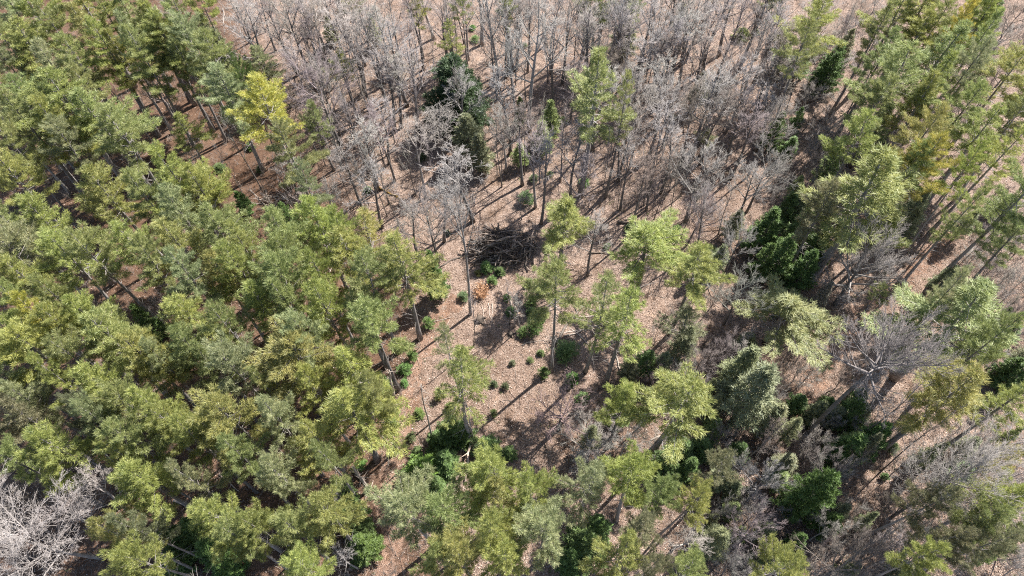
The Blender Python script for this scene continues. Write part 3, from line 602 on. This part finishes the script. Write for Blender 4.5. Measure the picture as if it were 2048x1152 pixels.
for x, y in pts:
    g = at(x, y); h = rnd.uniform(10, 17); c = rnd.choice('gggpwn')
    q = px_of(g + np.array([0, 0, h * .7])); wd = rnd.uniform(1.6, 3.0)
    cc, tw = TINT[c]
    if rnd.random() < .35 and not (780 < x < 1060 and 300 < y < 440):
        bare(x, y, rnd.uniform(62, 100), rnd.uniform(12, 17), SLIM, c); continue
    o = plant('bare_sapling', 'bare sapling', rnd.choice(POLE), g[:2], h, wd, jit(cc, .1), 'slender leafless saplings of the hardwood belt', barkcol=(1.5, 1.5, 1.5) if c == 'w' else (1, 1, 1), tilt=(rnd.uniform(-.06, .06), rnd.uniform(-.06, .06)))
    queue(o, x, y, f"{'short' if h < 12.3 else 'tall'} {tw} sapling")
# low brush and dull evergreens under the pines on the lane side
BRUSH = [[(1400, 770), (1640, 740), (1850, 880), (2048, 870), (2048, 1152), (1420, 1152), (1430, 900)], [(1280, 650), (1500, 640), (1490, 770), (1290, 780)], [(1560, 60), (1700, 90), (1640, 420), (1540, 420)], [(1900, 440), (2048, 400), (2048, 760), (1960, 760)], [(1640, 0), (1790, 0), (1740, 150), (1650, 130)], [(1960, 60), (1990, 0), (2048, 0), (2048, 150), (1980, 160)], [(1180, 820), (1330, 830), (1300, 930), (1150, 930)]]
bp = []; tries = 0
while len(bp) < 175 and tries < 9000:
    tries += 1; x, y = rnd.uniform(1150, 2048), rnd.uniform(2, 1150)
    if any(inside(x, y, g) for g in BRUSH) and all((x - a) ** 2 + (y - b) ** 2 > 29 ** 2 for a, b in bp): bp.append((x, y))
for i, (x, y) in enumerate(bp):
    if i % 3: bare(x, y, rnd.uniform(38, 80), rnd.uniform(2.5, 6), SHRUB, rnd.choice('gggnpw'), cf=.5, name='bare_shrub', cat='bare shrub', noun='bare shrub', group='leafless shrubs')
    else: conifer('cedar_tree', 'cedar tree', x, y, rnd.uniform(26, 48), rnd.uniform(4, 8), rnd.choice('oomd'), CEDAR + FIRS[:1], 'cedars', look=rnd.choice(('ragged', 'dense', 'thin', 'upright')) + ' small green cedar', cf=.5)
# bare stems inside the stand and by the clearing
for x, y, h, c in [(312, 253, 13, 'w'), (328, 322, 14, 'w'), (300, 300, 12, 'g'), (270, 290, 12, 'w'), (240, 250, 12, 'w'), (285, 262, 13, 'g'), (255, 232, 12, 'g'), (700, 412, 14, 'g'), (760, 420, 16, 'g'), (772, 432, 15, 'g'), (738, 432, 12, 'w'), (832, 388, 14, 'g'), (880, 530, 12, 'g'),
                   (1020, 650, 11, 'g'), (1030, 655, 10, 'w'), (1040, 660, 9, 'w'), (950, 690, 13, 'g'), (795, 450, 13, 'g'), (1000, 375, 13, 'g'), (1080, 365, 16, 'g'), (1050, 352, 15, 'g'), (1235, 420, 16, 'g'), (1310, 440, 13, 'n'), (1330, 445, 13, 'n'), (1365, 480, 12, 'g'), (1435, 470, 11, 'g'), (1330, 400, 12, 'g'), (1200, 415, 16, 'g'), (520, 380, 15, 'g'), (600, 440, 13, 'g'), (490, 395, 12, 'g'), (560, 455, 10, 'n'),
                   (1810, 540, 17, 'g'), (1835, 520, 16, 'g'), (1880, 572, 18, 'g'), (1640, 180, 16, 'g'), (1680, 260, 17, 'g'), (1705, 210, 17, 'g'), (1730, 250, 16, 'g'), (1500, 80, 15, 'n'), (1530, 50, 14, 'n'), (1660, 330, 15, 'g'), (1480, 930, 14, 'n'), (1700, 890, 18, 'g'), (1760, 940, 18, 'g'), (1950, 215, 10, 'n')]:
    g = at(x, y); cc, tw = TINT[c]
    o = plant('bare_sapling', 'bare sapling', rnd.choice(POLE), g[:2], h, rnd.uniform(1.5, 2.4), jit(cc, .1), 'bare stems at the clearing and in the stand', barkcol=(2.4, 2.3, 2.2) if c == 'w' else (1.1, 1.05, 1))
    queue(o, x, y, f"{'pale' if c == 'w' else 'dark'} {'short' if h < 12.5 else 'tall'} bare stem")

# ------------------------------------------------------------------ things on the ground
def sticks_heap():
    c = at(1008, 498); root = bpy.data.objects.new('brush_pile', None); COL.objects.link(root)
    root.location = (c[0], c[1], float(terrain(c[0], c[1])))
    tag(root, 'large dark brush pile of cut branches heaped in the clearing', 'brush pile')
    protos = []
    for i in range(7):
        wd = Wood(); L = 3.0; n = 5; p = np.stack([np.linspace(-L / 2, L / 2, n), RG.normal(size=n) * .09, RG.normal(size=n) * .09], 1)
        wd.run(p, np.linspace(.085, .02, n), 5)
        for j in range(3):
            k = RG.integers(1, 4); d = np.array([.5, RG.normal() * .5, RG.normal() * .4]); wd.run([p[k], p[k] + d * .9], [.022, .006], 3, False)
        protos.append(wd.mesh('branch', M['brush']))
    for i in range(150):
        r = 4.2 * math.sqrt(rnd.random()); a = rnd.uniform(0, 6.283); x, y = r * math.cos(a) * 1.05, r * math.sin(a) * .8
        z = max(0.05, 2.5 * (1 - (r / 4.3) ** 1.6)) * rnd.uniform(.35, 1.0) + .05
        o = link('branch', protos[i % 7], root, rnd.choice([(.8, .8, .8), (.5, .47, .45), (1.7, 1.6, 1.5)]))
        o.location = (x, y, z); ang = a + math.pi / 2 + rnd.gauss(0, .7) if rnd.random() < .4 else rnd.gauss(.15, .55)
        o.rotation_euler = (rnd.uniform(0, 6), rnd.gauss(0, .14), ang); s = rnd.uniform(.7, 1.5); o.scale = (s, s * 1.2, s * 1.2)
    wd = Wood()
    for i in range(900):
        r = 4.3 * math.sqrt(rnd.random()); a = rnd.uniform(0, 6.283); p = np.array([r * math.cos(a), r * math.sin(a) * .8, max(.03, 2.0 * (1 - (r / 4.4) ** 1.6)) * rnd.random()])
        b = rnd.uniform(0, 6.283); d = np.array([math.cos(b), math.sin(b), rnd.gauss(0, .15)]) * rnd.uniform(.5, 1.6)
        wd.run([p - d / 2, p + d / 2 + [0, 0, .05]], [.022, .01], 3, False)
    o = link('twig', wd.mesh('brush_twigs', M['brush']), root, (1, .95, .9)); o['kind'] = 'stuff'
    landmark(1008, 495, 'the brush pile')
sticks_heap()
for i, (px, py, rr, lb) in enumerate(((1140, 545, 2.6, 'low brown heap of brush right of the large brush pile'), (1310, 728, 2.2, 'small heap of dead brush before the dull drooping pine'), (560, 408, 2.6, 'gray slash heap among the poles at the stand edge'))):
    c = at(px, py); root = bpy.data.objects.new('brush_pile', None); COL.objects.link(root); root.location = (c[0], c[1], float(terrain(c[0], c[1]))); tag(root, lb, 'brush pile')
    for k in range(36):
        a = rnd.uniform(0, 6.283); q = rr * math.sqrt(rnd.random()); o = link('branch', bpy.data.meshes['branch' if k % 2 else 'branch.001'], root, (1.5, 1.25, 1.05) if i == 0 else (2, 1.9, 1.8))
        o.location = (q * math.cos(a), q * .7 * math.sin(a), rnd.uniform(.05, .6)); o.rotation_euler = (rnd.uniform(0, 6), rnd.gauss(0, .12), rnd.uniform(-.9, .9)); z = rnd.uniform(.4, .9); o.scale = (z, z, z)

def log(p0, p1, r, label, col=(1, 1, 1), z0=.0, z1=.0, m='dead', snags=4, name='fallen_log', mark=None, group='fallen logs and branches'):
    a, b = at(*p0), at(*p1); c = (a + b) / 2; g = float(terrain(c[0], c[1])); L = np.linalg.norm(b - a)
    root = bpy.data.objects.new(name, None); COL.objects.link(root); root.location = (c[0], c[1], g)
    n = 6; s = np.linspace(0, 1, n)[:, None]; p = (a - c) * (1 - s) + (b - c) * s
    p[:, 2] = r * .75 + z0 + (z1 - z0) * s[:, 0]; p[:, :2] += RG.normal(size=(n, 2)) * .02 * L
    wd = Wood(); wd.run(p, np.linspace(r, r * .5, n), 7); link('trunk', wd.mesh('log_trunk', M[m]), root, col)
    d = norm(b - a); sd_ = np.array([-d[1], d[0], 0])
    for k in range(snags):
        q = p[rnd.randrange(2, n - 1)]; e = norm(d * .7 + sd_ * rnd.choice((-1, 1)) * rnd.uniform(.6, 1.2) + [0, 0, rnd.uniform(.0, .7)]) * rnd.uniform(.4, .9) * min(2.2, L * .3)
        w2 = Wood(); w2.run([q, q + e * .5, q + e + [0, 0, .05]], [r * .4, r * .28, .01], 4, False)
        for u in range(3): w2.run([q + e * (.35 + .2 * u), q + e * (.5 + .2 * u) + RG.normal(size=3) * .3], [.02, .006], 3, False)
        link('branch', w2.mesh('log_branch', M[m]), root, col)
    tag(root, None, 'fallen log', group)
    if label: root['label'] = label
    else: queue(root, (p0[0] + p1[0]) / 2, (p0[1] + p1[1]) / 2, f"{'pale' if col[0] > 1.1 else 'dark' if col[0] < .7 else 'gray'} {'thick' if r > .14 else 'thin'} fallen log")
    if mark: landmark((p0[0] + p1[0]) / 2, (p0[1] + p1[1]) / 2, mark)
log((752, 372), (802, 396), .17, 'mossy ochre fallen log below the pale bare trees', (.85, .62, .22), mark='the mossy ochre log')
log((1436, 1015), (1486, 1009), .13, 'white birch log lying among bare shrubs', (1.7, 1.7, 1.7), snags=1, mark='the white birch log')
log((944, 872), (930, 968), .17, 'pinkish white barkless dead tree lying below the gray snag', (1.6, 1.4, 1.25), z0=1.3, z1=.3, snags=7, mark='the barkless dead tree')
log((1176, 506), (1232, 509), .12, 'dark straight log lying level in the sunny litter', (.5, .45, .4))
log((1236, 446), (1288, 450), .2, 'thick dark log lying behind the full round pine', (.45, .4, .36))
log((531, 461), (557, 443), .14, 'short pale log lying before the tangle of poles', (1.5, 1.4, 1.3), snags=0)
log((92, 363), (128, 341), .13, 'yellowish broken log on dark ground inside the stand', (1.3, 1.1, .8), snags=1, mark='the yellowish log inside the stand')
log((190, 476), (222, 468), .07, 'thin white pole on the sunlit patch inside the stand', (1.5, 1.45, 1.4), snags=1)
log((213, 497), (242, 481), .08, None, (1.2, 1, .9), snags=1); log((222, 456), (246, 454), .07, None, (1.5, 1.45, 1.4), snags=1)
for a, b, r, c in [((498, 404), (562, 412), .12, .9), ((505, 398), (575, 392), .1, 1.2), ((520, 385), (570, 405), .09, .8), ((512, 420), (580, 402), .1, .7), ((530, 380), (545, 425), .09, .9), ((500, 380), (528, 410), .08, 1.1), ((540, 410), (590, 418), .09, .6),
                   ((1120, 640), (1230, 622), .11, 1.3), ((1130, 672), (1225, 640), .1, 1.4), ((1140, 655), (1180, 690), .09, 1.2), ((1110, 665), (1200, 655), .09, 1.3), ((1105, 690), (1165, 610), .2, .5), ((1150, 640), (1215, 668), .08, 1.0),
                   ((1265, 690), (1310, 722), .09, 1.3), ((1262, 700), (1305, 735), .08, 1.2), ((1270, 715), (1290, 738), .07, 1.1), ((1300, 735), (1335, 715), .15, .6), ((1232, 712), (1240, 745), .12, 1.0), ((1195, 700), (1262, 660), .14, .55),
                   ((952, 590), (948, 612), .05, 1.4), ((965, 612), (972, 655), .05, 1.4), ((975, 608), (990, 660), .05, 1.4), ((985, 605), (983, 650), .05, 1.4), ((958, 640), (948, 660), .04, 1.4), ((865, 645), (905, 635), .06, 1.1), ((950, 440), (880, 500), .1, .6), ((880, 535), (940, 500), .12, .5),
                   ((935, 520), (985, 500), .09, 1.1), ((1085, 505), (1130, 530), .09, .7), ((1060, 580), (1052, 625), .05, 1.3), ((1020, 600), (1030, 640), .1, 1.4), ((780, 800), (800, 775), .08, 1.3), ((757, 822), (775, 812), .09, 1.6), ((730, 1000), (748, 962), .06, 1.3), ((705, 935), (738, 978), .24, 1.2), ((775, 905), (780, 935), .1, .7),
                   ((620, 1020), (655, 1005), .08, 1.3), ((440, 950), (480, 985), .1, 1.3), ((385, 1085), (445, 1135), .14, 1.1), ((200, 900), (228, 922), .14, 1.1), ((350, 1000), (390, 1020), .16, 1.4), ((1180, 1120), (1190, 1150), .06, 1.4), ((1985, 520), (2025, 505), .16, 1.1), ((1972, 530), (2010, 528), .1, 1.2), ((1330, 835), (1345, 862), .08, 1.5), ((1300, 880), (1345, 862), .12, 1.4),
                   ((445, 18), (450, 50), .12, 1.1), ((1335, 120), (1350, 142), .1, 1.5), ((1480, 430), (1448, 510), .1, 1.2), ((1430, 515), (1462, 488), .1, 1.2), ((1560, 540), (1600, 522), .08, 1.5), ((1700, 640), (1730, 622), .05, 1.0), ((1040, 690), (1110, 675), .06, 1.1), ((870, 690), (900, 640), .06, 1.2), ((560, 60), (610, 75), .12, .8), ((1300, 230), (1345, 205), .09, .9), ((645, 575), (672, 520), .08, 1.4)]:
    log(a, b, r, None, (c, c * .95, c * .9), snags=2 if r > .06 else 0)
landmark(545, 402, 'the tangle of poles'); landmark(1160, 652, 'the fan of dead limbs'); landmark(1285, 712, 'the heap of splintered limbs')

def snag(base, top, r, label, col):
    g = at(*base); best = min(np.arange(3, 22, .25), key=lambda hh: abs(px_of(g + np.array([0, 0, hh]))[1] - top[1]))
    root = bpy.data.objects.new('dead_snag', None); COL.objects.link(root); root.location = (g[0], g[1], float(terrain(g[0], g[1])))
    q = at(*top, best) - g; wd = Wood(); n = 7; s = np.linspace(-.02, 1, n)[:, None]
    p = np.array([q[0], q[1], best]) * s + np.c_[RG.normal(size=(n, 2)) * .06, np.zeros(n)]
    wd.run(p, np.linspace(r, r * .3, n), 7); link('trunk', wd.mesh('snag_trunk', M['dead']), root, col)
    for i in range(16):
        s_ = rnd.uniform(.3, .97); c = np.array([q[0], q[1], best]) * s_; a = rnd.uniform(0, 6.283); d = np.array([math.cos(a), math.sin(a), rnd.uniform(-.3, .4)]) * rnd.uniform(.4, 1.3)
        w2 = Wood(); w2.run([c, c + d * .6, c + d], [.03, .02, .006], 3, False); link('branch', w2.mesh('snag_branch', M['dead']), root, col)
    tag(root, label, 'dead snag', 'standing dead trees')
snag((866, 884), (840, 768), .13, 'gray dead snag with stub branches left of the dark firs', (1, .98, .95))
snag((946, 880), (930, 800), .15, 'thick gray dead snag with twiggy stubs right of the dark firs', (1.05, 1.02, 1))
snag((787, 795), (778, 740), .22, 'pale broken trunk beside the path pine', (1.3, 1.25, 1.2))
snag((738, 980), (708, 935), .24, 'leaning pale gray trunk on the footpath edge', (1.2, 1.15, 1.1))

def stump(x, y, r, label):
    g = at(x, y); root = bpy.data.objects.new('tree_stump', None); COL.objects.link(root); root.location = (g[0], g[1], float(terrain(g[0], g[1])))
    wd = Wood(); wd.run([(0, 0, -.1), (0, 0, .12), (.02, 0, r * 1.1)], [r * 1.25, r, r * .92], 10); link('trunk', wd.mesh('stump_trunk', M['brush']), root, (.8, .75, .7))
    for i in range(5):
        a = i * 1.26 + rnd.random(); d = np.array([math.cos(a), math.sin(a), 0])
        w2 = Wood(); w2.run([d * r * .7 + [0, 0, .2], d * r * 1.5 + [0, 0, .06], d * r * 2.3 - [0, 0, .08]], [r * .32, r * .22, r * .1], 5); link('root', w2.mesh('stump_root', M['brush']), root, (.8, .75, .7))
    tag(root, label, 'tree stump', 'tree stumps')
stump(960, 640, .55, 'dark rotten stump in front of the orange sapling'); stump(727, 356, .6, 'dark stump under the pale bare trees'); stump(1022, 668, .35, 'small dark stump beside the young firs')

# saplings that still hold their dry orange leaves
def beech(x, y, wpx, h, label, mark=None, n=520):
    R = np.random.default_rng(int(x)); tr = Wood(); P = []
    for i in range(9):
        a = i * .7 + R.normal() * .3; e = np.array([math.cos(a) * .75, math.sin(a) * .75, R.uniform(.45, 1.0)]) * h * .8
        tr.run([(0, 0, -.05), e * .5 + [0, 0, .12 * h], e], [.03, .02, .006], 4, False)
        for j in range(n // 9): P.append(e * R.uniform(.3, 1.05) + R.normal(size=3) * .2 * h)
    P = np.array(P); P[:, 2] = np.maximum(P[:, 2], .1)
    v, f, tn = tufts(P, np.tile([0, 0, .2], (len(P), 1)), .2, .14, 3, R, 0, 1)
    xy, wid = crown_place(x, y, wpx, h, .5); root = bpy.data.objects.new('beech_sapling', None); COL.objects.link(root)
    root.location = (xy[0], xy[1], float(terrain(*xy))); s = wid / (1.9 * h); root.scale = (s, s, 1)
    link('trunk', tr.mesh('sapling_stem', M['bark']), root, (1, 1, 1)); link('leaves', mesh_np('sapling_leaves', v, f, M['leaf'], tn), root, (.50, .31, .19))
    tag(root, label, 'sapling', 'saplings with dry leaves')
    if mark: landmark(x, y, mark)
beech(962, 580, 40, 1.8, 'bushy sapling with dry orange leaves in the middle of the clearing', 'the orange sapling')
beech(1041, 293, 20, 1.2, 'small sapling with dry orange leaves under the lone pine', n=200)
beech(1500, 225, 16, 1.2, 'small sapling with rusty leaves in the bare thicket', n=160)
label_all()

# ------------------------------------------------------------------ litter, sticks and undergrowth that nobody could count
def world_pts(n, x0=-20, x1=2068, y0=-15, y1=1180):
    x = RG.uniform(x0, x1, n); y = RG.uniform(y0, y1, n) ; P = np.array([at(a, b) for a, b in zip(x, y)]); return P, x, y
def leaf_litter(n=170000):
    px = RG.uniform(-20, 2068, n); py = RG.uniform(-15, 1165, n)
    keep = (px > litter_border(py) - 60) | (RG.random(n) < .25); px, py = px[keep], py[keep]; n = len(px)
    d = np.stack([(px - 1024) / F_PX, -(py - 576) / F_PX, -np.ones(n)], 1) @ RN.T
    P = d * (CAM_H / -d[:, 2])[:, None]; P[:, 2] = terrain(P[:, 0], P[:, 1]) + .02
    a = RG.uniform(0, 6.283, n); s = RG.uniform(.04, .11, n)[:, None]
    u = np.stack([np.cos(a), np.sin(a), RG.normal(size=n) * .35], 1) * s; v = np.stack([-np.sin(a), np.cos(a), RG.normal(size=n) * .35], 1) * s * .7
    P[:, 2] += np.abs(u[:, 2]) + np.abs(v[:, 2])
    V = np.stack([P - u, P - v * .8, P + u, P + v], 1).reshape(-1, 3)
    o = link('leaf_litter', mesh_np('leaf_litter', V, np.arange(n * 4).reshape(-1, 4), M['flake'], RG.beta(2, 2.9, n))); tag(o, 'loose dry fallen leaves scattered over the ground', 'leaf litter', kind='stuff')
leaf_litter()
def stick_litter(n=7500):
    P, x, y = world_pts(n); wd = Wood(); a = RG.uniform(0, 6.283, n); L = RG.gamma(2.2, .55, n)
    d = np.stack([np.cos(a), np.sin(a), np.zeros(n)], 1)
    P[:, 2] = terrain(P[:, 0], P[:, 1]) + .05; E = P + d * L[:, None] + np.stack([np.zeros(n), np.zeros(n), RG.uniform(-.03, .22, n)], 1)
    wd.spikes(P, E, RG.uniform(.018, .045, n)); o = link('stick_litter', wd.mesh('stick_litter', M['dead']), None, (.95, .9, .85)); tag(o, 'small dead sticks scattered over the ground', 'stick litter', kind='stuff')
stick_litter()
def undergrowth(n=5200, name='undergrowth'):
    P, x, y = world_pts(n * 2); k = np.array([inside(a, b, BELT) or (b < 110 and a > 440) or a > 1330 or (a < litter_border(b) and rnd.random() < .5) for a, b in zip(x, y)]) & ~((x > 1650) & (x < 1900) & (y > 500) & (y < 720)); P = P[k][:n]; n = len(P)
    P[:, 2] = terrain(P[:, 0], P[:, 1]); t = 9; Q = np.repeat(P, t, 0); m = n * t; hh = np.repeat(RG.uniform(.4, 2.0, n), t)
    E = Q + np.stack([RG.normal(size=m) * .38 * hh, RG.normal(size=m) * .38 * hh, hh * RG.uniform(.5, 1.1, m)], 1)
    S_ = Q + RG.normal(size=(m, 3)) * .08; wd = Wood(); wd.spikes(S_, E, np.full(m, .017))
    mid = S_ + (E - S_) * .5; wd.spikes(mid, mid + (E - S_) * .4 + RG.normal(size=(m, 3)) * .22 * hh[:, None], np.full(m, .014))
    o = link(name, wd.mesh(name, M['twig']), None, (.72, .65, .61)); tag(o, 'low leafless brown undergrowth twigs between the trees', 'undergrowth', kind='stuff')
undergrowth()
def seedlings(n=900):
    P, x, y = world_pts(n); P[:, 2] = terrain(P[:, 0], P[:, 1]) + .1; Q = np.repeat(P, 4, 0) + RG.normal(size=(n * 4, 3)) * [.16, .16, .06]
    v, f, t = tufts(Q, np.tile([0, 0, .3], (len(Q), 1)), .2, .05, 5, RG, .3, .8)
    o = link('ground_plants', mesh_np('ground_plants', v, f, M['fir'], t), None, (.13, .15, .06)); tag(o, 'tiny green seedlings sprinkled over the ground', 'seedlings', kind='stuff')
seedlings()
